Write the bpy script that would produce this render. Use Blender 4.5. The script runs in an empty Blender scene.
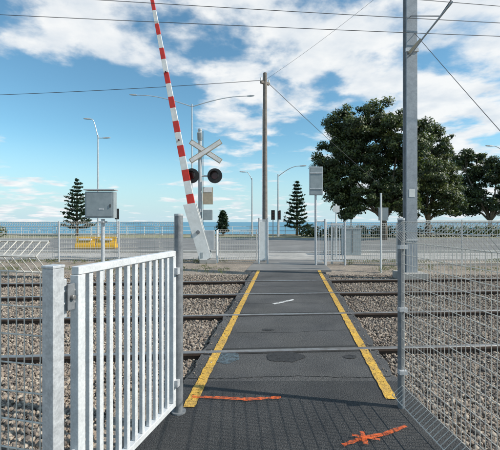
import bpy, math, random
import numpy as np
from mathutils import Vector, Euler
random.seed(7); rng=np.random.default_rng(11)
F=350.0; H=1.5; CX=250.0; HY=222.0
def P(x,y,d): return Vector(((x-CX)*d/F, d, H+(HY-y)*d/F))
def G(x,y):
    d=F*H/(y-HY); return Vector(((x-CX)*d/F, d, 0))
sc=bpy.context.scene
# ---------------------------------------------------------------- materials
def mat(name,c1,c2=None,scale=8.0,rough=0.6,metal=0.0,bump=0.0,bscale=60.0,speck=0.0,spscale=200,rnd=(0.35,0.65),big=0.0):
    m=bpy.data.materials.new(name); m.use_nodes=True
    nt=m.node_tree; N=nt.nodes; L=nt.links; b=N['Principled BSDF']
    b.inputs['Roughness'].default_value=rough; b.inputs['Metallic'].default_value=metal
    tc=N.new('ShaderNodeTexCoord')
    if c2 is None: c2=tuple(v*0.75 for v in c1)
    n=N.new('ShaderNodeTexNoise'); n.inputs['Scale'].default_value=scale; n.inputs['Detail'].default_value=8; n.inputs['Roughness'].default_value=0.65
    L.new(tc.outputs['Object'],n.inputs['Vector'])
    r=N.new('ShaderNodeValToRGB'); r.color_ramp.elements[0].position=rnd[0]; r.color_ramp.elements[1].position=rnd[1]
    r.color_ramp.elements[0].color=(*c1,1); r.color_ramp.elements[1].color=(*c2,1)
    L.new(n.outputs['Fac'],r.inputs['Fac']); out=r.outputs['Color']
    for (amt,scl,det) in ((speck,spscale,3),(big,0.9,6)):
        if amt<=0: continue
        n2=N.new('ShaderNodeTexNoise'); n2.inputs['Scale'].default_value=scl; n2.inputs['Detail'].default_value=det
        L.new(tc.outputs['Object'],n2.inputs['Vector'])
        mr=N.new('ShaderNodeMapRange'); mr.inputs['From Min'].default_value=0.3; mr.inputs['From Max'].default_value=0.7
        mr.inputs['To Min'].default_value=1-amt; mr.inputs['To Max'].default_value=1+amt
        L.new(n2.outputs['Fac'],mr.inputs['Value'])
        mx=N.new('ShaderNodeVectorMath'); mx.operation='SCALE'
        L.new(out,mx.inputs[0]); L.new(mr.outputs['Result'],mx.inputs['Scale']); out=mx.outputs[0]
    L.new(out,b.inputs['Base Color'])
    if bump>0:
        n3=N.new('ShaderNodeTexNoise'); n3.inputs['Scale'].default_value=bscale; n3.inputs['Detail'].default_value=4
        L.new(tc.outputs['Object'],n3.inputs['Vector'])
        bp=N.new('ShaderNodeBump'); bp.inputs['Strength'].default_value=bump; bp.inputs['Distance'].default_value=0.02
        L.new(n3.outputs['Fac'],bp.inputs['Height']); L.new(bp.outputs['Normal'],b.inputs['Normal'])
    return m
def worn(m,thr=0.5,scale=14,soft=0.08):
    nt=m.node_tree;N=nt.nodes;L=nt.links;b=N['Principled BSDF'];o=N['Material Output']
    tc=N.new('ShaderNodeTexCoord');n=N.new('ShaderNodeTexNoise');n.inputs['Scale'].default_value=scale;n.inputs['Detail'].default_value=10;n.inputs['Roughness'].default_value=0.8
    L.new(tc.outputs['Object'],n.inputs['Vector'])
    mr=N.new('ShaderNodeMapRange');mr.inputs['From Min'].default_value=thr-soft;mr.inputs['From Max'].default_value=thr+soft
    L.new(n.outputs['Fac'],mr.inputs['Value'])
    t=N.new('ShaderNodeBsdfTransparent');mx=N.new('ShaderNodeMixShader')
    L.new(mr.outputs['Result'],mx.inputs['Fac']);L.new(b.outputs[0],mx.inputs[1]);L.new(t.outputs[0],mx.inputs[2]);L.new(mx.outputs[0],o.inputs['Surface'])
    return m
M={}
M['asphalt']=mat('asphalt',(0.058,0.058,0.060),(0.105,0.101,0.096),1.3,0.85,0,0.8,120,speck=0.75,spscale=95,big=0.3,rnd=(.3,.7))
M['asphalt_shade']=mat('asphalt_dark',(0.036,0.037,0.039),(0.060,0.059,0.058),2.5,0.85,0,0.9,110,speck=0.75,spscale=90,big=0.2)  # apron asphalt, base colour darkened to deepen the fence shadow on it
M['road']=mat('road_asphalt',(0.15,0.15,0.148),(0.21,0.206,0.196),0.4,0.9,0,0.3,80,speck=0.25,spscale=60,big=0.2)
M['yellow']=worn(mat('yellow_line_paint',(0.74,0.43,0.05),(0.48,0.29,0.07),7,0.65,0,0.5,120,speck=0.3,spscale=70,big=.15),0.575,34,0.05)
M['orange']=worn(mat('orange_spray',(0.9,0.17,0.03),(0.8,0.12,0.02),20,0.7),0.50,42,0.14)
M['white']=mat('white_paint',(0.80,0.80,0.78),(0.66,0.66,0.63),5,0.5)
M['whiteline']=worn(mat('white_line',(0.75,0.75,0.73),(0.6,0.6,0.58),9,0.7),0.54,16,0.08)
M['red']=mat('red_paint',(0.66,0.035,0.02),(0.5,0.03,0.02),5,0.45)
M['galv']=mat('galvanised_steel',(0.60,0.61,0.62),(0.42,0.43,0.44),22,0.45,0.25,0.05,60,speck=0.12,spscale=90)
M['gate']=mat('gate_painted_steel',(0.70,0.71,0.71),(0.50,0.51,0.52),10,0.42,0.1,0.05,60,speck=0.10,spscale=90,rnd=(0.4,0.8))
M['mesh']=mat('weld_mesh_wire',(0.72,0.68,0.61),(0.52,0.49,0.44),30,0.5,0.1)
M['darkpost']=mat('weathered_post',(0.24,0.25,0.26),(0.15,0.16,0.17),20,0.6,0.2,0.1,60)
M['pole']=mat('grey_pole',(0.36,0.38,0.40),(0.27,0.29,0.31),6,0.5,0.2,speck=.1,spscale=30)
M['wood']=mat('weathered_wood',(0.24,0.21,0.18),(0.15,0.13,0.115),6,0.85,0,0.4,40)
M['black']=mat('black_paint',(0.015,0.015,0.015),(0.025,0.025,0.025),6,0.5)
M['glass']=mat('signal_lens',(0.12,0.01,0.01),(0.06,0.01,0.01),6,0.15)
M['tan']=mat('tan_board',(0.45,0.38,0.27),(0.36,0.30,0.22),8,0.6)
M['greyboard']=mat('grey_board',(0.33,0.37,0.38),(0.26,0.30,0.31),5,0.5,0.1)
M['steel']=mat('rail_head',(0.36,0.35,0.34),(0.24,0.22,0.20),12,0.35,0.7)
M['rust']=mat('rail_rust',(0.085,0.05,0.035),(0.045,0.03,0.022),25,0.85)
M['rubber']=mat('flangeway',(0.015,0.015,0.015),(0.03,0.03,0.028),25,0.9)
M['sleeper']=mat('sleeper_concrete',(0.25,0.22,0.19),(0.17,0.15,0.13),12,0.9,0,0.3,60)
M['concrete']=mat('concrete',(0.40,0.38,0.35),(0.30,0.29,0.27),3,0.85,0,0.25,70,speck=0.12,spscale=80,big=.15)
M['kerb']=mat('kerb_concrete',(0.46,0.45,0.42),(0.35,0.34,0.32),3,0.85)
M['ballast1']=mat('ballast_a',(0.33,0.265,0.205),(0.20,0.16,0.13),14,0.95,0,0.4,90)
M['ballast2']=mat('ballast_b',(0.20,0.17,0.145),(0.105,0.092,0.084),14,0.95,0,0.4,90)
M['ballast3']=mat('ballast_c',(0.48,0.41,0.33),(0.33,0.28,0.225),14,0.95,0,0.4,90)
M['yplastic']=mat('yellow_plastic',(0.75,0.42,0.03),(0.65,0.36,0.03),5,0.4)
M['bark']=mat('bark',(0.20,0.16,0.12),(0.11,0.09,0.07),9,0.9,0,0.6,20)
M['wire']=mat('wire_black',(0.07,0.07,0.075),(0.04,0.04,0.04),5,0.6)
M['lampgrey']=mat('lamp_grey',(0.52,0.54,0.55),(0.42,0.44,0.45),5,0.4,0.15)
def leafmat(n,c,c2):
    m=mat(n,c,c2,1.3,0.5); nt=m.node_tree; b=nt.nodes['Principled BSDF']; o=nt.nodes['Material Output']
    t=nt.nodes.new('ShaderNodeBsdfTranslucent'); t.inputs['Color'].default_value=(c2[0]*1.5,c2[1]*1.7,c2[2],1); mx=nt.nodes.new('ShaderNodeMixShader'); mx.inputs['Fac'].default_value=0.22
    nt.links.new(b.outputs[0],mx.inputs[1]); nt.links.new(t.outputs[0],mx.inputs[2]); nt.links.new(mx.outputs[0],o.inputs['Surface'])
    return m
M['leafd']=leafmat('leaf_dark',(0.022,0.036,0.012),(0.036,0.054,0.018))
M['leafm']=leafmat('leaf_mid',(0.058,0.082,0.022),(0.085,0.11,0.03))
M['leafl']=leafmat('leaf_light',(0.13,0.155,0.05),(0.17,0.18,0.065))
M['pined']=leafmat('pine_dark',(0.012,0.028,0.016),(0.02,0.04,0.02))
M['pinem']=leafmat('pine_mid',(0.025,0.05,0.025),(0.04,0.07,0.03))
M['shrub']=leafmat('shrub',(0.06,0.085,0.03),(0.10,0.12,0.045))
M['drygrass']=leafmat('dry_grass',(0.20,0.18,0.08),(0.12,0.14,0.05))

# ---------------------------------------------------------------- mesh builder
class MB:
    def __init__(s): s.v=[];s.f=[];s.m=[];s.mats=[]
    def mi(s,k):
        if k not in s.mats: s.mats.append(k)
        return s.mats.index(k)
    def add(s,vs,fs,k):
        o=len(s.v); s.v+= [tuple(v) for v in vs]; i=s.mi(k)
        for f in fs: s.f.append(tuple(a+o for a in f)); s.m.append(i)
    def box(s,c,size,k,rz=0.0,rx=0.0,ry=0.0):
        R=Euler((rx,ry,rz)).to_matrix(); c=Vector(c); h=Vector(size)/2
        vs=[c+R@Vector((sx*h.x,sy*h.y,sz*h.z)) for sx in(-1,1) for sy in(-1,1) for sz in(-1,1)]
        s.add(vs,[(0,1,3,2),(4,6,7,5),(0,4,5,1),(2,3,7,6),(0,2,6,4),(1,5,7,3)],k)
    def tube(s,pts,r,k,n=8,cap=True,r2=None):
        pts=[Vector(p) for p in pts]; m=len(pts); vs=[]
        for i,p in enumerate(pts):
            t=(pts[min(i+1,m-1)]-pts[max(i-1,0)]).normalized()
            a=Vector((0,0,1)) if abs(t.z)<0.9 else Vector((0,1,0))
            u=t.cross(a).normalized(); w=t.cross(u).normalized()
            rr=r if r2 is None else r+(r2-r)*i/(m-1)
            for j in range(n):
                an=2*math.pi*(j+0.5)/n; vs.append(p+u*math.cos(an)*rr+w*math.sin(an)*rr)
        fs=[]
        for i in range(m-1):
            for j in range(n):
                fs.append((i*n+j,i*n+(j+1)%n,(i+1)*n+(j+1)%n,(i+1)*n+j))
        if cap: fs.append(tuple(range(n-1,-1,-1))); fs.append(tuple((m-1)*n+j for j in range(n)))
        s.add(vs,fs,k)
    def prism(s,poly,z0,z1,k,kside=None):
        n=len(poly)
        vs=[(p[0],p[1],z0) for p in poly]+[(p[0],p[1],z1) for p in poly]
        s.add(vs,[tuple(range(n,2*n))],k)
        s.add(vs,[(i,(i+1)%n,n+(i+1)%n,n+i) for i in range(n)]+[tuple(range(n-1,-1,-1))],kside or k)
    def sheet(s,poly,z,k): s.add([(p[0],p[1],z) for p in poly],[tuple(range(len(poly)))],k)
    def obj(s,name,bevel=0,smooth=False):
        me=bpy.data.meshes.new(name); me.from_pydata(s.v,[],s.f)
        for k in s.mats: me.materials.append(M[k])
        me.polygons.foreach_set('material_index',s.m)
        me.update(); o=bpy.data.objects.new(name,me); sc.collection.objects.link(o)
        if bevel:
            b=o.modifiers.new('bev','BEVEL'); b.width=bevel; b.segments=2; b.limit_method='ANGLE'
        return o

# ---------------------------------------------------------------- ground sheet
ZB=-0.12
def gh(x,y):
    if y<10.3: return ZB
    t=min(1,(y-10.3)/1.0); return ZB+(0.10)*t*t*(3-2*t)
xs=[-4000,-600,-120,-60]+list(np.arange(-40,41,4.0))+[60,120,600,4000]
ys=[-400,-60,-10,0,5,10.3,10.5,10.7,10.9,11.1,11.3,13,20,30,41]
mb=MB(); nx=len(xs)
vs=[(x,y,gh(x,y)) for y in ys for x in xs]
fs=[(j*nx+i,j*nx+i+1,(j+1)*nx+i+1,(j+1)*nx+i) for j in range(len(ys)-1) for i in range(nx-1)]
M['ground']=mat('gravel_ground',(0.33,0.275,0.215),(0.22,0.185,0.155),3.0,0.95,0,1.0,45,speck=0.55,spscale=38,big=.2)
M['sand']=mat('sandy_verge',(0.33,0.29,0.21),(0.16,0.18,0.08),0.6,0.95,0,0.4,30,speck=0.3,spscale=20)
mb.add(vs,fs,'ground'); mb.obj('ground')
M['sea']=mat('sea_water',(0.06,0.21,0.31),(0.08,0.26,0.36),0.02,0.5,0,0.3,0.8)
mb=MB(); mb.sheet([(-9000,41.0),(9000,41.0),(9000,16000),(-9000,16000)],-1.2,'sea'); mb.obj('sea')
mb=MB(); mb.prism([(-400,40.7),(400,40.7),(400,41.2),(-400,41.2)],-1.6,0.10,'kerb'); mb.obj('sea_wall')
mb=MB(); mb.sheet([(-400,30.5),(400,30.5),(400,40.7),(-400,40.7)],-0.012,'sand'); mb.obj('foreshore_verge')
mb=MB(); mb.sheet([(-400,17.2),(400,17.2),(400,30.2),(-400,30.2)],-0.010,'road')
for x in range(-200,200,9): mb.sheet([(x,23.6),(x+3,23.6),(x+3,23.75),(x,23.75)],-0.006,'whiteline')
mb.sheet([(-400,17.7),(400,17.7),(400,17.82),(-400,17.82)],-0.006,'whiteline'); mb.sheet([(-400,29.5),(400,29.5),(400,29.65),(-400,29.65)],-0.006,'whiteline')
mb.obj('road')
mb=MB()
for (a,b) in ((-400,0.4),(3.6,400)): mb.prism([(a,16.95),(b,16.95),(b,17.2),(a,17.2)],-0.1,0.11,'kerb')
mb.obj('kerb',0.02)
mb=MB(); mb.prism([(-400,30.2),(400,30.2),(400,30.45),(-400,30.45)],-0.1,0.11,'kerb'); mb.obj('kerb',0.02)
mb=MB(); mb.sheet([(-60,13.9),(60,13.9),(60,16.93),(-60,16.93)],0.006,'concrete'); mb.obj('footpath')

# ---------------------------------------------------------------- crossing path
def LX(y): return -0.49+(y-2.87)*0.096
def RX(y): return 1.20+(y-3.0)*0.119
mb=MB()
Lp=[(LX(y)-0.17+random.uniform(-.03,.03),y) for y in np.linspace(10.9,3.3,50)]
Rp=[(RX(y)+0.17+random.uniform(-.03,.03),y) for y in np.linspace(3.3,10.9,50)]
mb.prism(Lp+Rp,-0.3,0.0,'asphalt')
mb.prism([(LX(10.9)-0.4,10.902),(RX(10.9)+0.4,10.902),(RX(17)+0.1,17.1),(LX(17)-0.2,17.1)],-0.3,0.002,'road')
mb.obj('pedestrian_path')
mb=MB()
mb.prism([(-1.15,-4),(1.75,-4),(1.42,3.0),(1.42,3.3),(LX(3.3)-0.17,3.302),(-0.62,2.9),(-1.05,1.6)],-0.3,0.001,'asphalt_shade')
mb.obj('path_apron')
mb=MB()
def disc(c,rx,ry,k,z,n=40,jit=0.05):
    ph=[random.uniform(0,6) for _ in range(3)]
    pts=[]
    for i in range(n):
        a=2*math.pi*i/n; q=1+0.09*math.sin(2*a+ph[0])+0.06*math.sin(5*a+ph[1])+random.uniform(-jit,jit)
        pts.append((c[0]+rx*math.cos(a)*q,c[1]+ry*math.sin(a)*q))
    mb.sheet(pts,z,k)
M['patch']=worn(mat('tar_patch',(0.022,0.022,0.024),(0.04,0.04,0.04),20,0.8,0,0.6,150),0.60,14,0.08)
M['bluepatch']=worn(mat('blue_grey_patch',(0.10,0.14,0.16),(0.08,0.11,0.13),20,0.8),0.53,18,0.1)
c=G(285,357); disc(c,0.20,0.16,'patch',0.005)
c=G(228,358); disc(c,0.13,0.16,'bluepatch',0.005)
c=G(350,357); disc(c,0.08,0.05,'patch',0.005)
c=G(268,330); disc(c,0.09,0.04,'patch',0.005)
def crack(x0,y0,x1,y1,w):
    n=50; ph=random.uniform(0,6); pr=None
    for i in range(n+1):
        u=i/n; x=x0+(x1-x0)*u; y=y0+(y1-y0)*u+0.02*math.sin(u*9+ph)+random.uniform(-.008,.008); ww=w*random.uniform(.4,1.2)
        cur=((x,y-ww,0.0035),(x,y+ww,0.0035))
        if pr: mb.add([pr[0],cur[0],cur[1],pr[1]],[(0,1,2,3)],'rubber')
        pr=cur
crack(LX(3.36)-0.15,3.36,RX(3.36)+0.12,3.40,0.006); crack(LX(4.7),4.7,RX(4.8),4.85,0.004); crack(LX(6.4),6.45,RX(6.4),6.5,0.005); crack(LX(8.1),8.05,RX(8.1),8.2,0.005); crack(LX(9.6),9.6,RX(9.6),9.75,0.006)
mb.obj('asphalt_patches')
mb=MB()
a=G(272,304);b=G(293,300)
mb.sheet([(a.x,a.y),(a.x+0.05,a.y-0.05),(b.x+0.03,b.y-0.03),(b.x,b.y+0.05)],0.006,'whiteline'); mb.obj('paint_mark')
for fn,y0 in ((LX,2.82),(RX,2.95)):
    mb=MB(); n=160
    ws=[(0.048+random.uniform(-.005,.005),0.048+random.uniform(-.005,.005)) for _ in range(n+1)]
    for i in range(n):
        ya=y0+(10.8-y0)*i/n; yb=y0+(10.8-y0)*(i+1)/n
        mb.add([(fn(ya)-ws[i][0],ya,0.009),(fn(ya)+ws[i][1],ya,0.009),(fn(yb)+ws[i+1][1],yb,0.009),(fn(yb)-ws[i+1][0],yb,0.009)],[(0,1,2,3)],'yellow')
    mb.obj('yellow_line')
def ribbon(pix,w,z=0.013):
    pts=[G(*p) for p in pix]
    for i in range(len(pts)-1):
        a,b=pts[i],pts[i+1]; t=(b-a).normalized(); nrm=Vector((-t.y,t.x,0)); k=9; w0=w
        for j in range(k):
            p=a.lerp(b,j/k); q=a.lerp(b,(j+1)/k); w1=w*random.uniform(.65,1.25)
            mb.add([(p.x-nrm.x*w0,p.y-nrm.y*w0,z),(p.x+nrm.x*w0,p.y+nrm.y*w0,z),(q.x+nrm.x*w1,q.y+nrm.y*w1,z),(q.x-nrm.x*w1,q.y-nrm.y*w1,z)],[(3,2,1,0)],'orange'); w0=w1
        z+=0.0015
mb=MB(); ribbon([(192,398),(215,399),(248,401),(281,399)],0.022); mb.obj('orange_paint_mark')
mb=MB(); ribbon([(343,447),(362,440),(385,436),(406,428)],0.018); ribbon([(362,434),(366,447)],0.018,0.019); ribbon([(352,438),(380,443)],0.012,0.023); mb.obj('orange_paint_mark')

# ---------------------------------------------------------------- rails
RS=0.065; RY=[4.05,5.63,7.25,8.85]
def rail(y0):
    mb=MB()
    prof=[(-0.07,ZB+0.0),(0.07,ZB+0.0),(0.065,ZB+0.02),(0.012,ZB+0.04),(0.012,-0.028),(0.036,-0.02),(0.036,0.008),(0.028,0.014),(-0.028,0.014),(-0.036,0.008),(-0.036,-0.02),(-0.012,-0.028),(-0.012,ZB+0.04),(-0.065,ZB+0.02)]
    n=len(prof); X0,X1=-45,45
    vs=[(x,y0+RS*x+p[0],p[1]) for x in (X0,X1) for p in prof]
    for i in range(n):
        k='steel' if i in (6,7,8) else 'rust'
        mb.add([vs[i],vs[(i+1)%n],vs[n+(i+1)%n],vs[n+i]],[(0,1,2,3)],k)
    for s,w in ((0.075,0.07),(-0.055,0.035)):
        yy=y0+s; xa=LX(yy)-0.14; xb=RX(yy)+0.14
        mb.add([(xa,yy+RS*xa-w/2,0.0045),(xb,yy+RS*xb-w/2,0.0045),(xb,yy+RS*xb+w/2,0.0045),(xa,yy+RS*xa+w/2,0.0045)],[(0,1,2,3)],'rubber')
    mb.obj('railway_rail')
for y in RY: rail(y)
mb=MB()
for (a,b) in ((RY[0],RY[1]),(RY[2],RY[3])):
    for i in range(-45,46):
        x=i*0.68; yc=(a+b)/2+RS*x
        if LX(yc)-0.35<x<RX(yc)+0.35: continue
        mb.box((x,yc,ZB-0.012),(0.24,2.35,0.09),'sleeper',rz=RS)
mb.obj('railway_sleepers',0.01)
# ---------------------------------------------------------------- ballast
ico_v=np.array([(0,0,1.),(0.894,0,0.447),(0.276,0.851,0.447),(-0.724,0.526,0.447),(-0.724,-0.526,0.447),(0.276,-0.851,0.447),(0.724,0.526,-0.447),(-0.276,0.851,-0.447),(-0.894,0,-0.447),(-0.276,-0.851,-0.447),(0.724,-0.526,-0.447),(0,0,-1.)])
ico_f=np.array([(0,1,2),(0,2,3),(0,3,4),(0,4,5),(0,5,1),(1,6,2),(2,7,3),(3,8,4),(4,9,5),(5,10,1),(6,7,2),(7,8,3),(8,9,4),(9,10,5),(10,6,1),(11,7,6),(11,8,7),(11,9,8),(11,10,9),(11,6,10)])
def stones(name,pos,size):
    n=len(pos)
    V=ico_v[None]*(1+rng.uniform(-.3,.3,(n,12,1)))*rng.uniform(.55,1.2,(n,1,3))*size[:,None,None]
    a=rng.uniform(0,6.28,n); ca,sa=np.cos(a),np.sin(a)
    x=V[:,:,0]*ca[:,None]-V[:,:,1]*sa[:,None]; y=V[:,:,0]*sa[:,None]+V[:,:,1]*ca[:,None]
    V=np.stack([x,y,V[:,:,2]],2)+pos[:,None,:]
    Fc=(ico_f[None]+(np.arange(n)*12)[:,None,None]).reshape(-1,3)
    me=bpy.data.meshes.new(name); me.vertices.add(n*12); me.vertices.foreach_set('co',V.reshape(-1))
    nf=len(Fc); me.loops.add(nf*3); me.loops.foreach_set('vertex_index',Fc.reshape(-1).astype(np.int32))
    me.polygons.add(nf); me.polygons.foreach_set('loop_start',np.arange(0,nf*3,3,dtype=np.int32))
    for k in ('ballast1','ballast2','ballast3'): me.materials.append(M[k])
    me.polygons.foreach_set('material_index',np.repeat(rng.choice([0,1,2],n,p=[.5,.3,.2]),20).astype(np.int32))
    me.update(calc_edges=True); me.validate(); o=bpy.data.objects.new(name,me); sc.collection.objects.link(o)
n=180000
yy=1.8+ (10.6-1.8)*rng.random(n)**1.15; half=0.80*yy+0.5
xx=rng.uniform(-1,1,n)*half
ok=~((xx>-0.49+(yy-2.87)*0.096-0.2)&(xx<1.2+(yy-3)*0.119+0.2))
ok&=~((yy<3.35)&(xx>-1.15)&(xx<1.45))
xx,yy=xx[ok],yy[ok]
sz=rng.uniform(0.008,0.021,len(xx))*rng.choice([1,1.35],len(xx),p=[.8,.2])
bed=np.zeros(len(xx))
for a,b in ((RY[0],RY[1]),(RY[2],RY[3])):
    dy=np.abs(yy-RS*xx-(a+b)/2); bed=np.maximum(bed,np.clip((1.5-dy)/0.4,0,1))
zz=ZB+rng.uniform(0,0.03,len(xx))+bed*0.022
P1=np.stack([xx,yy,zz],1)
m=420; ys_=rng.uniform(3.4,10.6,m); sd=rng.random(m)<.5; off=np.abs(rng.normal(0,0.08,m))
xs_=np.where(sd,-0.49+(ys_-2.87)*0.096-0.15+off,1.2+(ys_-3)*0.119+0.15-off)
P1=np.concatenate([P1,np.stack([xs_,ys_,np.full(m,0.008)],1)]); sz=np.concatenate([sz,rng.uniform(.004,.011,m)])
stones('ballast_gravel',P1,sz)

# ---------------------------------------------------------------- fences
def brc(name,p0,p1,z0,zt,vs=0.05,hs=0.15,r=0.0022,post=2.4,side=1,postk='galv',pr=0.024,endposts=(True,True),posttop=0.03,jit=0.0,rh=1.15):
    mb=MB(); p0=Vector((*p0,0)); p1=Vector((*p1,0)); L=(p1-p0).length; t=(p1-p0)/L; nn=Vector((-t.y,t.x,0))*side
    up=Vector((0,0,1)); n=int(L/vs); tri=0.10
    prof=[(0,z0),(tri*0.8,z0+tri*0.9),(0,z0+tri*1.6),(0,zt-tri*1.6),(tri*0.8,zt-tri*0.7),(0,zt),(0,zt-0.02)]
    for i in range(n+1):
        b=p0+t*(i*vs+random.uniform(-jit,jit)); b2=t*random.uniform(-jit,jit)
        mb.tube([b+nn*a+up*z+b2*(z/zt) for a,z in prof],r,'mesh',4,False)
    hz=[z0+tri*1.6,zt-tri*1.6,zt,z0]; z=z0+tri*1.6+hs
    while z<zt-tri*1.6-hs*0.4: hz.append(z); z+=hs
    for z in hz:
        q=rh*1.5 if z in (zt,zt-tri*1.6) else rh
        mb.tube([p0+up*z-nn*r*2,p1+up*(z+random.uniform(-jit,jit))-nn*r*2],r*q,'mesh',5,False)
    for z in (z0+tri*0.9,zt-tri*0.7): mb.tube([p0+nn*tri*0.8+up*z,p1+nn*tri*0.8+up*z],r*rh*1.3,'mesh',5,False)
    k=max(1,round(L/post))
    for i in range(k+1):
        if i==0 and not endposts[0]: continue
        if i==k and not endposts[1]: continue
        b=p0+t*(L*i/k)-nn*(pr+0.006); mb.tube([b+up*(-0.2),b+up*(zt+posttop)],pr,postk,10)
    return mb.obj(name)
brc('mesh_fence',(1.215,2.80),(1.275,1.74),0.03,1.50,0.040,0.075,0.0022,1.2,-1,'darkpost',0.026,(False,True),0.03,0.003)
brc('mesh_fence',(1.277,1.70),(1.42,-2.2),0.03,1.50,0.040,0.075,0.0022,2.0,-1,'darkpost',0.024,(False,True),0.03,0.003)
mb=MB(); mb.tube([(1.222,2.83,-0.2),(1.222,2.83,1.515)],0.027,'darkpost',14); mb.tube([(1.222,2.83,1.515),(1.222,2.83,1.53)],0.029,'galv',14); 
for z in (0.3,0.8,1.3): mb.box((1.222,2.80,z),(0.066,0.05,0.03),'galv')
mb.obj('fence_post')
brc('mesh_fence',(-1.03,1.79),(-3.6,2.35),0.0,1.40,0.05,0.15,0.0030,2.4,1,'galv',0.022,(False,True),0.03,0.003,1.5)
brc('mesh_fence',(-2.75,13.4),(-14,13.2),0.0,1.50,0.09,0.18,0.006,2.4,-1,'galv',0.03)
brc('mesh_fence',(5.2,12.0),(16,12.6),0.0,1.55,0.09,0.18,0.006,2.4,-1,'galv',0.03)
brc('mesh_fence',(-1.2,13.2),(0.25,13.2),0.0,1.2,0.09,0.18,0.006,1.4,-1,'galv',0.03)
brc('mesh_fence',(2.95,12.6),(5.15,12.2),0.0,1.45,0.07,0.15,0.006,2.2,-1,'galv',0.04)

# ---------------------------------------------------------------- near left gate
mb=MB(); A=Vector((-0.875,1.78,0)); B=Vector((-0.605,2.72,0)); t=(B-A).normalized(); L=(B-A).length; rz=math.atan2(t.y,t.x)
zt=1.275; zb=0.06
mb.box(A.lerp(B,0.5)+Vector((0,0,zt-0.02)),(L+0.04,0.045,0.04),'gate',rz)
mb.box(A.lerp(B,0.5)+Vector((0,0,zb+0.02)),(L+0.04,0.045,0.04),'gate',rz)
for q in (A,B): mb.box(q+Vector((0,0,(zt+zb)/2)),(0.05,0.05,zt-zb-0.084),'gate',rz)
nb=11
for i in range(nb):
    q=A+t*(L*(i+1)/(nb+1)); mb.box(q+Vector((0,0,(zt+zb)/2)),(0.030,0.026,zt-zb-0.082),'gate',rz)
mb.obj('pedestrian_gate',0.003)
mb=MB(); Hp=A-t*0.13+Vector((-0.025,0.01,0))
mb.box(Hp+Vector((0,0,0.54)),(0.066,0.066,1.48),'galv',rz); mb.box(Hp+Vector((0,0,1.288)),(0.072,0.072,0.014),'galv',rz)
nn=Vector((t.y,-t.x,0))
for z in (1.10,1.16):
    mb.tube([Hp+Vector((0,0,z))+t*0.03,A+Vector((0,0,z))-t*0.02],0.010,'galv',10)
mb.tube([Hp+t*0.06+Vector((0,0,1.03)),Hp+t*0.06+Vector((0,0,1.22))],0.016,'galv',12)
mb.box(Hp+t*0.075+nn*0.030+Vector((0,0,1.13)),(0.045,0.012,0.13),'darkpost',rz)
mb.tube([Hp+t*0.075+nn*0.03+Vector((0,0,1.13)),Hp+t*0.075+nn*0.055+Vector((0,0,1.13))],0.012,'steel',10)
mb.tube([Hp+Vector((0,0,.35))+t*0.03,A+Vector((0,0,.35))-t*0.02],0.012,'galv',10)
mb.box(Hp+Vector((0,0,0.01)),(0.17,0.17,0.012),'galv',rz)
mb.obj('gate_post',0.004)
mb=MB(); q=Vector((-0.562,2.76,0)); mb.tube([q+Vector((0,0,-0.2)),q+Vector((0,0,1.55))],0.034,'darkpost',18); mb.tube([q+Vector((0,0,1.55)),q+Vector((0,0,1.565))],0.036,'galv',18)
for z in (0.25,1.12): mb.box(q+Vector((-0.02,-0.02,z)),(0.08,0.075,0.05),'galv',rz)
mb.tube([q+Vector((0,0,0.001)),q+Vector((0,0,0.012))],0.056,'darkpost',18)
mb.obj('fence_post')
mb=MB(); mb.prism([(-1.25,1.2),(-1.0,1.2),(-1.0,1.85),(-3.2,2.45),(-3.3,2.2),(-1.25,1.65)],-0.3,0.0,'concrete'); mb.obj('concrete_plinth',0.01)

# ---------------------------------------------------------------- boom gate
mb=MB(); D=13.0
base=P(196,228,D); tip=P(148,-22,D)
ax=(tip-base).normalized(); sidev=ax.cross(Vector((0,1,0))).normalized()
Ltot=(tip-base).length
def seg(a,b,wa,wb,th,k):
    pa=base+ax*a; pb=base+ax*b; ty=Vector((0,th/2,0)); vs=[]
    for p,w in ((pa,wa),(pb,wb)):
        for s1,s2 in ((-1,-1),(1,-1),(1,1),(-1,1)): vs.append(p+sidev*(w/2*s1)+ty*s2)
    mb.add(vs,[(3,2,1,0),(4,5,6,7),(0,1,5,4),(1,2,6,5),(2,3,7,6),(3,0,4,7)],k)
def wid(a): return 0.29+(0.11-0.29)*a/Ltot
start=(228-205)/F*D; s=start; i=0
while s<Ltot:
    l=[0.42,0.50][i%2]; e=min(Ltot,s+l); seg(s,e,wid(s),wid(e),0.10,['red','white'][i%2]); s=e; i+=1
seg(0.1,start,0.34,wid(start),0.12,'white')
for dy in (-0.17,0.17):
    pts=[P(184,205,D),P(196,203,D),P(212,257,D),P(201,262,D)]
    off=Vector((0,dy,0)); th=Vector((0,0.02,0))
    vs=[p+off-th for p in pts]+[p+off+th for p in pts]
    mb.add(vs,[(3,2,1,0),(4,5,6,7),(0,1,5,4),(1,2,6,5),(2,3,7,6),(3,0,4,7)],'white')
mb.box(P(206,255,D),(0.40,0.36,0.22),'greyboard',0.1)
mb.box(P(206,240,D)+Vector((0.12,0,0)),(0.38,0.30,0.72),'lampgrey'); mb.box(P(206,262,D)+Vector((0.1,0,0.04)),(0.6,0.6,0.14),'concrete')
mb.tube([P(199,232,D)+Vector((0,-0.26,0)),P(199,232,D)+Vector((0,0.26,0))],0.07,'darkpost',12)
for f in (0.35,0.62): 
    p=base+ax*(Ltot*f)+Vector((0,-0.06,0)); mb.tube([p,p+Vector((0,-0.05,0))],0.035,'glass',10)
mb.obj('boom_gate',0.006)

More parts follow.
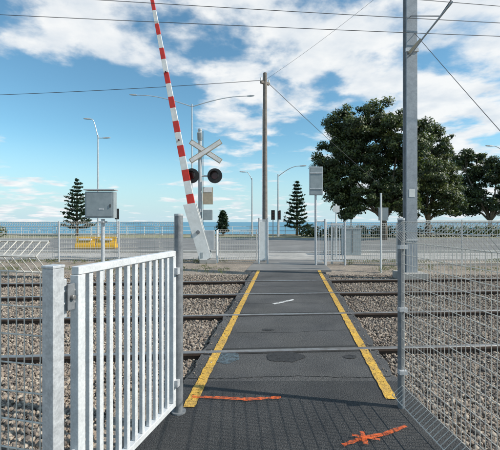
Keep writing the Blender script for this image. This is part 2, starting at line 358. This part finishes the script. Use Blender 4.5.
# ---------------------------------------------------------------- crossing signal
mb=MB(); D=13.6
mb.tube([P(200,262,D),P(200,131,D)],0.075,'lampgrey',14); mb.tube([P(200,131,D),P(200,129,D)],0.085,'lampgrey',14)
c=P(206,152,D)+Vector((0,-0.10,0))
for sg,dy in ((1,0),(-1,-0.03)):
    mb.box(c+Vector((0,dy,0)),(1.42,0.022,0.20),'tan',0,0,sg*math.radians(33)); 
    mb.box(c+Vector((0,dy-0.013,0)),(1.36,0.005,0.14),'white',0,0,sg*math.radians(33))
mb.tube([P(197,176,D)-Vector((0.15,0,0)),P(215,176,D)],0.03,'lampgrey',8)
for px_ in (192,215):
    q=P(px_,176,D)+Vector((0,-0.06,0))
    mb.tube([q,q+Vector((0,-0.02,0))],0.29,'black',28); mb.tube([q,q+Vector((0,0.16,0))],0.14,'black',16)
    mb.tube([q+Vector((0,-0.02,0)),q+Vector((0,-0.06,0))],0.13,'glass',20)
    vs=[];fs=[];n=14
    for i in range(n):
        an=math.radians(-20+220*i/(n-1))
        for dd,rr in ((-0.03,0.15),(-0.34,0.16)): vs.append(q+Vector((math.cos(an)*rr,dd,math.sin(an)*rr)))
    for i in range(n-1): fs.append((2*i,2*i+1,2*i+3,2*i+2))
    mb.add(vs,fs,'black')
mb.box(P(208,196,D)+Vector((0,-0.1,0)),(0.40,0.03,0.66),'tan'); mb.box(P(208,190,D)+Vector((0,-0.12,0)),(0.32,0.01,0.2),'white')
mb.box(P(208,215,D),(0.34,0.30,0.40),'greyboard')
mb.tube([P(200,140,D),P(200,133,D)+Vector((0.0,-0.1,0))],0.1,'greyboard',10)
mb.box(P(200,262,D)+Vector((0,0,0.05)),(0.5,0.5,0.12),'concrete')
mb.tube([P(203,131,D),P(203,262,D)],0.015,'wire',5)
mb.obj('railway_crossing_signal',0.004)

# ---------------------------------------------------------------- equipment box on post
mb=MB(); D=9.6
mb.box(P(101,205,D),(0.78,0.22,0.72),'greyboard'); mb.box(P(101,205,D)+Vector((0,-0.118,0)),(0.70,0.012,0.64),'greyboard')
mb.box(P(101,190,D),(0.84,0.28,0.035),'lampgrey')
mb.box(P(112,206,D)+Vector((0,-0.13,0)),(0.03,0.02,0.09),'black')
mb.tube([P(103,219,D),(P(103,219,D).x,D,-0.2)],0.05,'galv',12)
for z in (1.75,2.1): mb.box(Vector((P(103,0,D).x,D+0.0,z-0.25)),(0.14,0.26,0.05),'galv')
mb.obj('signal_control_box',0.01)

# ---------------------------------------------------------------- utility pole
mb=MB(); D=13.4
pb=P(265,0,D); mb.tube([(pb.x,D,-0.1),P(265,73,D)],0.105,'wood',14,True,0.075)
mb.box(P(265,83,D),(0.4,0.09,0.09),'wood',0.6); 
for s in (-1,1): mb.tube([P(265,83,D)+Vector((s*0.16,s*0.11,0.04)),P(265,83,D)+Vector((s*0.16,s*0.11,0.16))],0.03,'white',8)
mb.tube([P(265,110,D)+Vector((-0.09,-0.06,0)),P(265,235,D)+Vector((-0.1,-0.06,0))],0.018,'galv',6)
mb.obj('utility_pole')
mb=MB(); D=9.8; pb=P(410,0,D)
W_,T_=0.30,0.22
mb.box((pb.x,D-T_/2,3.9),(W_,0.02,8.4),'pole'); mb.box((pb.x,D+T_/2,3.9),(W_,0.02,8.4),'pole'); mb.box((pb.x-0.08,D,3.9),(0.018,T_-0.022,8.4),'pole'); mb.box((pb.x+0.08,D,3.9),(0.018,T_-0.022,8.4),'pole')
mb.box((pb.x,D,-0.05),(0.7,0.7,0.3),'concrete')
q=P(410,52,D)
mb.tube([q+Vector((-0.05,-0.12,-0.15)),P(423,38,D-1.0),P(452,2,D-3.2)],0.022,'pole',8)
mb.tube([P(409,18,D)+Vector((0,-0.1,0)),P(440,16,D-2.2),P(458,-10,D-3.4)],0.012,'wire',6)
mb.box(q+Vector((0,-0.13,0)),(0.36,0.03,0.10),'galv'); mb.tube([q+Vector((-0.1,-0.16,-0.1)),q+Vector((0.14,-0.35,0.18))],0.04,'tan',8)
mb.box(Vector((pb.x,D-0.125,2.3)),(0.16,0.006,0.22),'white'); mb.box(Vector((pb.x,D-0.13,1.0)),(0.34,0.02,0.04),'galv')
mb.obj('catenary_mast',0.004)

# ---------------------------------------------------------------- wires
def wire(pts,r=0.011,sag=0.0,name='overhead_wire'):
    mb=MB(); a,b=P(*pts[0]),P(*pts[1]); n=16
    mb.tube([a.lerp(b,i/n)-Vector((0,0,sag*4*(i/n)*(1-i/n))) for i in range(n+1)],r,'wire',5,False); mb.obj(name)
wire([(-160,6.5,9.6),(660,42,9.6)],0.008,0.05)
wire([(-100,-13,9.6),(700,33,9.6)],0.008,0.05)
wire([(300,-10,9.0),(660,19,9.0)],0.007)
wire([(265,80,13.4),(-160,99,13.4)],0.010,0.12)
wire([(265,80,13.4),(400,200,34)],0.011,0.2)
wire([(412,30,9.8),(560,198,6.0)],0.007,0.02)
wire([(265,80,13.4),(410,-30,9.8)],0.004,0.1)

# ---------------------------------------------------------------- street lamps
def head(mb,p,dx):
    s=1 if dx>0 else -1
    n=8; prof=[(0,0.05),(0.12,0.10),(0.4,0.13),(0.65,0.10),(0.75,0.04)]
    vs=[];fs=[]
    for a,r in prof:
        for j in range(n): vs.append(p+Vector((s*a,r*math.cos(j*2*math.pi/n),r*0.55*math.sin(j*2*math.pi/n)+a*0.05)))
    for i in range(len(prof)-1):
        for j in range(n): fs.append((i*n+j,i*n+(j+1)%n,(i+1)*n+(j+1)%n,(i+1)*n+j))
    fs.append(tuple(range(n))); fs.append(tuple((len(prof)-1)*n+j for j in range(n)))
    mb.add(vs,fs,'lampgrey')
def street_lamp(x,D,ytop,arms):
    mb=MB(); p=P(x,ytop,D); mb.tube([(p.x,D,-0.1),(p.x,D,1.2)],0.12,'lampgrey',12); mb.tube([(p.x,D,1.2),p],0.085,'lampgrey',12,True,0.055)
    for (ex,ey) in arms:
        e=P(ex,ey,D); s=1 if e.x>p.x else -1; e2=e-Vector((s*0.7,0,0)); pts=[]
        for i in range(9):
            u=i/8; pts.append(Vector((p.x+(e2.x-p.x)*u,D,p.z-0.25+(e2.z-p.z+0.25)*math.sin(u*math.pi/2))))
        mb.tube(pts,0.045,'lampgrey',8,True,0.032); head(mb,e2,s)
    mb.obj('street_lamp')
street_lamp(192,33,104,[(130,95),(254,96)])
street_lamp(98,32,135,[(84,119),(110,138)])
street_lamp(278,36,174,[(306,166)])
street_lamp(252,38,178,[(240,172)])
street_lamp(505,34,150,[(486,146)])

mb=MB(); D=13.5
mb.box(P(316,181,D),(0.52,0.06,1.10),'lampgrey'); mb.box(P(316,181,D)+Vector((0,-0.035,0)),(0.46,0.012,1.04),'greyboard')
mb.tube([P(316,166,D)+Vector((0,0.08,0)),(P(316,0,D).x,D+0.08,-0.1)],0.045,'galv',10)
for z in (-0.3,0.3): mb.box(P(316,181,D)+Vector((0,-0.05,z)),(0.5,0.02,0.04),'galv')
mb.obj('sign_board',0.004)
mb=MB(); D=10.8; q=P(381,0,D)
mb.tube([(q.x,D,-0.1),P(381,193,D)],0.030,'white',10); mb.box(P(384,214,D)+Vector((0,0.05,0)),(0.30,0.02,0.40),'greyboard'); mb.obj('sign_post')
mb=MB(); D=15; q=P(336,0,D); mb.tube([(q.x,D,-0.1),P(336,204,D)],0.03,'white',8); mb.box(P(336,209,D)+Vector((0,-0.04,0)),(0.28,0.02,0.28),'white'); mb.obj('sign_post')

def tl(x,y,D):
    mb=MB(); p=P(x,y,D); mb.tube([(p.x,D,-0.05),(p.x,D,p.z-0.35)],0.05,'lampgrey',10)
    mb.box(p,(0.36,0.03,0.95),'black'); mb.box(p+Vector((0,-0.12,0)),(0.26,0.2,0.80),'black')
    for dz in (-0.26,0,0.26):
        mb.tube([p+Vector((0,-0.22,dz)),p+Vector((0,-0.225,dz))],0.09,'glass',10); mb.box(p+Vector((0,-0.3,dz+0.1)),(0.22,0.18,0.015),'black')
    mb.obj('traffic_light')
for a in ((117,214,31),(273,215,34),(279,215,36),(345,214,31),(351,214,31)): tl(*a)

# ---------------------------------------------------------------- far pedestrian gates
def fargate(px0,px1,D,zt,solid,name='pedestrian_gate'):
    mb=MB(); a=P(px0,0,D); b=P(px1,0,D)
    for q in (a,b): mb.tube([(q.x,D,-0.1),(q.x,D,zt+0.05)],0.035,'galv',10)
    mb.box(((a.x+b.x)/2,D,zt-0.03),(b.x-a.x-0.07,0.04,0.04),'gate'); mb.box(((a.x+b.x)/2,D,0.14),(b.x-a.x-0.07,0.04,0.04),'gate')
    if solid: mb.box(((a.x+b.x)/2,D,zt/2+0.05),(b.x-a.x-0.07,0.03,zt-0.25),'white')
    else:
        n=int((b.x-a.x)/0.09)
        for i in range(1,n): 
            x=a.x+(b.x-a.x)*i/n; mb.box((x,D,zt/2+0.05),(0.022,0.022,zt-0.2),'gate')
    mb.obj(name)
fargate(259,267.5,12.6,1.60,True); fargate(316,325,12.2,1.55,False); fargate(326,345,12.25,1.45,False)
mb=MB(); d=13.0; q=P(217,0,d); mb.tube([(q.x,d,-0.1),(q.x,d,1.15)],0.045,'white',10); mb.tube([(q.x,d,1.15),(q.x,d,1.2)],0.045,'white',10,True,0.02); mb.obj('bollard')
mb=MB()
for i in range(-60,61):
    x=i*2.0; mb.tube([(x,39.8,-0.1),(x,39.8,1.0)],0.035,'white',6)
for z in (0.5,1.0): mb.tube([(-120,39.8,z),(120,39.8,z)],0.028,'white',6)
mb.obj('foreshore_railing')
mb=MB(); D=17; x0,x1=P(76,0,D).x,P(117,0,D).x
mb=MB(); D=20; x0,x1=P(76,0,D).x,P(117,0,D).x
for i in range(2):
    a=x0+(x1-x0)*i/2+0.03; b=x0+(x1-x0)*(i+1)/2-0.03
    prof=[(-0.22,0.0),(0.22,0.0),(0.20,0.18),(0.09,0.42),(0.07,0.66),(-0.07,0.66),(-0.09,0.42),(-0.20,0.18)]
    n=len(prof); vs=[(x,D+p[0],p[1]) for x in (a,b) for p in prof]
    mb.add(vs,[(j,(j+1)%n,n+(j+1)%n,n+j) for j in range(n)]+[tuple(range(n-1,-1,-1)),tuple(range(n,2*n))],'yplastic')
    mb.box(((a+b)/2,D-0.12,0.50),(0.7,0.1,0.10),'white')
mb.obj('road_barrier',0.02)
mb=MB(); mb.box((P(345,0,17).x,16.0,0.6),(0.8,0.5,1.2),'greyboard'); mb.box((P(345,0,17).x,16.0,1.22),(0.86,0.56,0.05),'lampgrey'); mb.box((P(345,0,17).x,15.74,0.62),(0.02,0.012,1.0),'black'); mb.obj('electrical_cabinet',0.01)

# ---------------------------------------------------------------- foliage
def quads(name,C,Nn,S,mi,mats,extra=None,asp=0.55):
    n=len(C); up=rng.normal(size=(n,3)); u=np.cross(Nn,up); u/=np.linalg.norm(u,axis=1)[:,None]+1e-9; w=np.cross(Nn,u)
    w/=np.linalg.norm(w,axis=1)[:,None]+1e-9
    a=S[:,None]; b=(S*asp)[:,None]
    V=np.stack([C-u*a,C-w*b+u*a*0.1,C+u*a,C+w*b-u*a*0.1],1).reshape(-1,3)
    nv=n*4; faces=np.arange(nv,dtype=np.int32); st=np.arange(0,nv,4,dtype=np.int32)
    me=bpy.data.meshes.new(name); ev=np.array(extra.v) if extra else np.zeros((0,3)); V=np.concatenate([V,ev])
    el=[];es=[];em=[];cur=nv
    if extra:
        for f in extra.f:
            es.append(cur); el+= [i+nv for i in f]; cur+=len(f); em.append(len(mats))
    me.vertices.add(len(V)); me.vertices.foreach_set('co',V.reshape(-1))
    al=np.concatenate([faces,np.array(el,dtype=np.int32)]); me.loops.add(len(al)); me.loops.foreach_set('vertex_index',al)
    me.polygons.add(n+len(es)); me.polygons.foreach_set('loop_start',np.concatenate([st,np.array(es,dtype=np.int32)]))
    for k in mats+['bark']: me.materials.append(M[k])
    me.polygons.foreach_set('material_index',np.concatenate([mi.astype(np.int32),np.array(em,dtype=np.int32)]))
    me.update(calc_edges=True); o=bpy.data.objects.new(name,me); sc.collection.objects.link(o); return o
def crown_tree(name,D,blobs,trunk,ls=0.115,ncl=60,nl=170,mats=['leafd','leafm','leafl'],probs=(.3,.47,.23)):
    C=[];N_=[];S=[];MI=[]; ext=MB(); bc=[]
    for (bx,by,br) in blobs:
        c=np.array(P(bx,by,D)); R=br*D/F; c[1]+=rng.uniform(-1.3,1.3); bc.append((c,R))
    tb=P(*trunk,D); tb.z=-0.05; fork=Vector((tb.x,tb.y,1.6))
    ext.tube([tb,tb.lerp(fork,0.5)+Vector((0.05,0.05,0)),fork],0.30,'bark',10,True,0.22)
    for c,R in bc:
        cv=Vector(c); m=fork.lerp(cv,0.5)+Vector((rng.uniform(-.4,.4),rng.uniform(-.4,.4),0.3))
        ext.tube([fork,fork.lerp(m,.5)+Vector((0,0,.2)),m,cv],0.15,'bark',7,True,0.04)
        for q in range(4):
            dv=Vector(rng.normal(size=3)).normalized(); ext.tube([m.lerp(cv,0.5),cv+dv*R*0.8],0.05,'bark',5,True,0.02)
    for c,R in bc:
        k=int(ncl*(R/2.2)**2)+6
        for j in range(k):
            d=rng.normal(size=3); d/=np.linalg.norm(d)
            rr=R*rng.uniform(0.45,1.12); cc=c+d*rr*np.array([1,1,0.92]); cr=rng.uniform(0.25,0.6)
            m=int(nl*(cr/0.45)**2)
            dd=rng.normal(size=(m,3)); dd/=np.linalg.norm(dd,axis=1)[:,None]; rad=cr*rng.random(m)**0.4*rng.uniform(.8,1.25,m)
            pts=cc+dd*rad[:,None]*np.array([1.15,1.15,0.8])
            C.append(pts); nn=dd*0.7+d*0.5+rng.normal(size=(m,3))*0.6+np.array([0,0,0.35]); nn/=np.linalg.norm(nn,axis=1)[:,None]; N_.append(nn)
            S.append(rng.uniform(0.6,1.25,m)*ls)
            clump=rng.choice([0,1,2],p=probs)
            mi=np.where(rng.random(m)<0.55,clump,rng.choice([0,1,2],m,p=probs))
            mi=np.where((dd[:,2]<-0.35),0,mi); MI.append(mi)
    return quads(name,np.concatenate(C),np.concatenate(N_),np.concatenate(S),np.concatenate(MI),mats,ext)
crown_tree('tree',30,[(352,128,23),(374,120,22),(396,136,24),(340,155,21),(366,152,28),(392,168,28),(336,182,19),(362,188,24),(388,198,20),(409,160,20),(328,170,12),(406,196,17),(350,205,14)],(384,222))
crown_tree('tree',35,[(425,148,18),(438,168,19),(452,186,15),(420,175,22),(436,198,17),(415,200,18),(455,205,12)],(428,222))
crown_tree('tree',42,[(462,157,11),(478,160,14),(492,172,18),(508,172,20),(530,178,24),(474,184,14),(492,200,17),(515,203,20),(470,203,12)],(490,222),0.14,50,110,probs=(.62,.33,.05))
def norfolk(x,ytop,D,halfw):
    ext=MB(); t=P(x,ytop,D); hgt=t.z; base=Vector((t.x,D,0)); W=halfw*D/F
    ext.tube([base,t],0.16,'bark',8,True,0.03); C=[];N_=[];S=[]
    n=13
    for i in range(n):
        u=i/(n-1); z=hgt*(0.14+0.84*u**0.95); rad=W*(1-u)**0.8+0.12
        a0=rng.uniform(0,6)
        for j in range(6):
            a=a0+j*2*math.pi/6+rng.uniform(-.2,.2); L=rad*rng.uniform(.7,1.12); dv=np.array([math.cos(a),math.sin(a),0.0])
            m=int(62*L/W)+6; s=0.12+0.88*rng.random(m)**0.75; pts=np.array([base.x,base.y,z])+dv*(L*s)[:,None]+np.array([0,0,1])*(0.30*L*s*s-0.05*L*s)[:,None]
            pts+=rng.normal(size=(m,3))*np.array([0.11,0.11,0.045])
            C.append(pts); nn=rng.normal(size=(m,3))*.6+np.array([0,0,.9]); nn/=np.linalg.norm(nn,axis=1)[:,None]; N_.append(nn); S.append(rng.uniform(.09,.19,m))
            ext.tube([(base.x,base.y,z),Vector((base.x,base.y,z))+Vector(dv)*L*0.9+Vector((0,0,0.2*L))],0.03,'bark',4,False,0.012)
    C=np.concatenate(C); quads('norfolk_pine_tree',C,np.concatenate(N_),np.concatenate(S),rng.choice([0,1],len(C),p=[.6,.4]),['pined','pinem'],ext)
norfolk(77,179,38,16); norfolk(297,181,39,12.5); norfolk(223,211,39.5,5)
C=[];N_=[];S=[]
for x in list(np.arange(5.5,60,0.8))+list(np.arange(-60,-25,0.9)):
    cc=np.array([x+rng.uniform(-.4,.4),36+rng.uniform(-1,1),0.5]); m=160; dd=rng.normal(size=(m,3)); dd/=np.linalg.norm(dd,axis=1)[:,None]
    C.append(cc+dd*np.array([1.0,.8,.75])*rng.uniform(.5,1.0,(m,1))); N_.append(dd); S.append(rng.uniform(.1,.2,m))
C=np.concatenate(C); quads('coastal_shrubs',C,np.concatenate(N_),np.concatenate(S),rng.choice([0,1,2],len(C)),['leafd','leafm','shrub'])
C=[];N_=[];S=[]
for _ in range(420):
    x=rng.uniform(-13,15); 
    if -0.6<x<3.4: continue
    y=rng.choice([rng.normal(13.1,.25),rng.normal(11.0,.35)]); m=26; r=rng.uniform(.05,.14)
    C.append(np.array([x,y,0.0])+rng.normal(size=(m,3))*np.array([r,r,0.03])+np.array([0,0,.04])); nn=rng.normal(size=(m,3))*np.array([1,1,.15]); nn/=np.linalg.norm(nn,axis=1)[:,None]; N_.append(nn); S.append(rng.uniform(.02,.06,m))
C=np.concatenate(C); quads('grass_tufts',C,np.concatenate(N_),np.concatenate(S),rng.choice([0,1],len(C),p=[.6,.4]),['drygrass','shrub'],None,0.15)

# ---------------------------------------------------------------- light
el=math.radians(38); light_dir=Vector((-0.97,0.20,0)).normalized()
tosun=Vector((-light_dir.x*math.cos(el),-light_dir.y*math.cos(el),math.sin(el)))
sl=bpy.data.lights.new('sun','SUN'); sl.energy=5.0; sl.angle=math.radians(0.5); sl.color=(1,0.94,0.85)
so=bpy.data.objects.new('sun',sl); sc.collection.objects.link(so); so.rotation_euler=tosun.to_track_quat('Z','Y').to_euler()
w=bpy.data.worlds.new('World'); sc.world=w; w.use_nodes=True; nt=w.node_tree; N=nt.nodes; L=nt.links
bg=N['Background']; bg.inputs['Strength'].default_value=0.125
sky=N.new('ShaderNodeTexSky'); sky.sky_type='NISHITA'; sky.sun_disc=False; sky.sun_elevation=el; sky.sun_rotation=math.atan2(tosun.x,tosun.y)
sky.air_density=1.0; sky.dust_density=0.4; sky.ozone_density=1.5
tc=N.new('ShaderNodeTexCoord'); sep=N.new('ShaderNodeSeparateXYZ'); L.new(tc.outputs['Generated'],sep.inputs[0])
def math_(op,a,b=None,c=None):
    n=N.new('ShaderNodeMath'); n.operation=op
    for i,v in enumerate((a,b,c)):
        if v is None: continue
        if isinstance(v,(int,float)): n.inputs[i].default_value=v
        else: L.new(v,n.inputs[i])
    return n.outputs[0]
zc=math_('ADD',math_('MAXIMUM',sep.outputs[2],0.0),0.13)
cx=math_('DIVIDE',sep.outputs[0],zc); cy=math_('DIVIDE',sep.outputs[1],zc)
cmb=N.new('ShaderNodeCombineXYZ'); L.new(cx,cmb.inputs[0]); L.new(cy,cmb.inputs[1])
mp=N.new('ShaderNodeMapping'); mp.inputs['Location'].default_value=(3.1,1.7,0.4); mp.inputs['Scale'].default_value=(1.0,1.0,1); L.new(cmb.outputs[0],mp.inputs[0])
n1=N.new('ShaderNodeTexNoise'); n1.inputs['Scale'].default_value=2.3; n1.inputs['Detail'].default_value=12; n1.inputs['Roughness'].default_value=0.55; n1.inputs['Distortion'].default_value=0.15
L.new(mp.outputs[0],n1.inputs['Vector'])
cov=n1.outputs['Fac']
def blob(x,y,rad,amp):
    global cov
    d=(P(x,y,1)-Vector((0,0,H))).normalized()
    vm=N.new('ShaderNodeVectorMath'); vm.operation='DISTANCE'; L.new(tc.outputs['Generated'],vm.inputs[0]); vm.inputs[1].default_value=d
    mr=N.new('ShaderNodeMapRange'); mr.interpolation_type='SMOOTHSTEP'; mr.inputs['From Min'].default_value=rad/F; mr.inputs['From Max'].default_value=0; mr.inputs['To Min'].default_value=0; mr.inputs['To Max'].default_value=amp
    L.new(vm.outputs['Value'],mr.inputs['Value']); cov=math_('ADD',cov,mr.outputs['Result'])
for b in ((110,10,110,.10),(20,30,80,.06),(250,35,120,.09),(340,55,110,.08),(470,90,130,.14),(255,105,80,.10),(120,140,110,-.16),(60,110,90,-.16),(300,165,90,-.06),(20,192,60,.07),(200,70,40,-.08),(80,198,60,.05),(60,70,50,-.08)): blob(*b)
ramp=N.new('ShaderNodeMapRange'); ramp.interpolation_type='SMOOTHSTEP'; ramp.inputs['From Min'].default_value=0.49; ramp.inputs['From Max'].default_value=0.65; ramp.inputs['To Max'].default_value=0.95
L.new(cov,ramp.inputs['Value'])
n2=N.new('ShaderNodeTexNoise'); n2.inputs['Scale'].default_value=5; n2.inputs['Detail'].default_value=6; L.new(mp.outputs[0],n2.inputs['Vector'])
cr=N.new('ShaderNodeValToRGB'); cr.color_ramp.elements[0].position=.35; cr.color_ramp.elements[1].position=.6; cr.color_ramp.elements[0].color=(5.9,6.4,6.9,1); cr.color_ramp.elements[1].color=(7.7,7.8,7.8,1)
L.new(n2.outputs['Fac'],cr.inputs['Fac'])
hs=N.new('ShaderNodeMix'); hs.data_type='RGBA'; hs.blend_type='MULTIPLY'; hs.inputs['Factor'].default_value=1; L.new(sky.outputs[0],hs.inputs['A']); hs.inputs['B'].default_value=(0.90,1.32,1.30,1)
hz=N.new('ShaderNodeMapRange'); hz.interpolation_type='SMOOTHSTEP'; hz.inputs['From Min'].default_value=0.24; hz.inputs['From Max'].default_value=-0.03; hz.inputs['To Min'].default_value=0; hz.inputs['To Max'].default_value=1.0; L.new(sep.outputs[2],hz.inputs['Value'])
hm=N.new('ShaderNodeMix'); hm.data_type='RGBA'; L.new(hz.outputs['Result'],hm.inputs['Factor']); L.new(hs.outputs['Result'],hm.inputs['A']); hm.inputs['B'].default_value=(4.5,6.0,6.7,1)
mx=N.new('ShaderNodeMix'); mx.data_type='RGBA'; L.new(ramp.outputs['Result'],mx.inputs['Factor']); L.new(hm.outputs['Result'],mx.inputs['A']); L.new(cr.outputs['Color'],mx.inputs['B'])
L.new(mx.outputs['Result'],bg.inputs['Color'])
cd=bpy.data.cameras.new('camera'); cd.sensor_width=36; cd.lens=36*F/500; cd.shift_y=-3/500; cd.clip_end=30000; cd.clip_start=0.05
co=bpy.data.objects.new('camera',cd); sc.collection.objects.link(co); co.location=(0,0,H); co.rotation_euler=(math.radians(90),0,0); sc.camera=co
sc.view_settings.view_transform='Standard'; sc.view_settings.look='None'; sc.view_settings.exposure=0
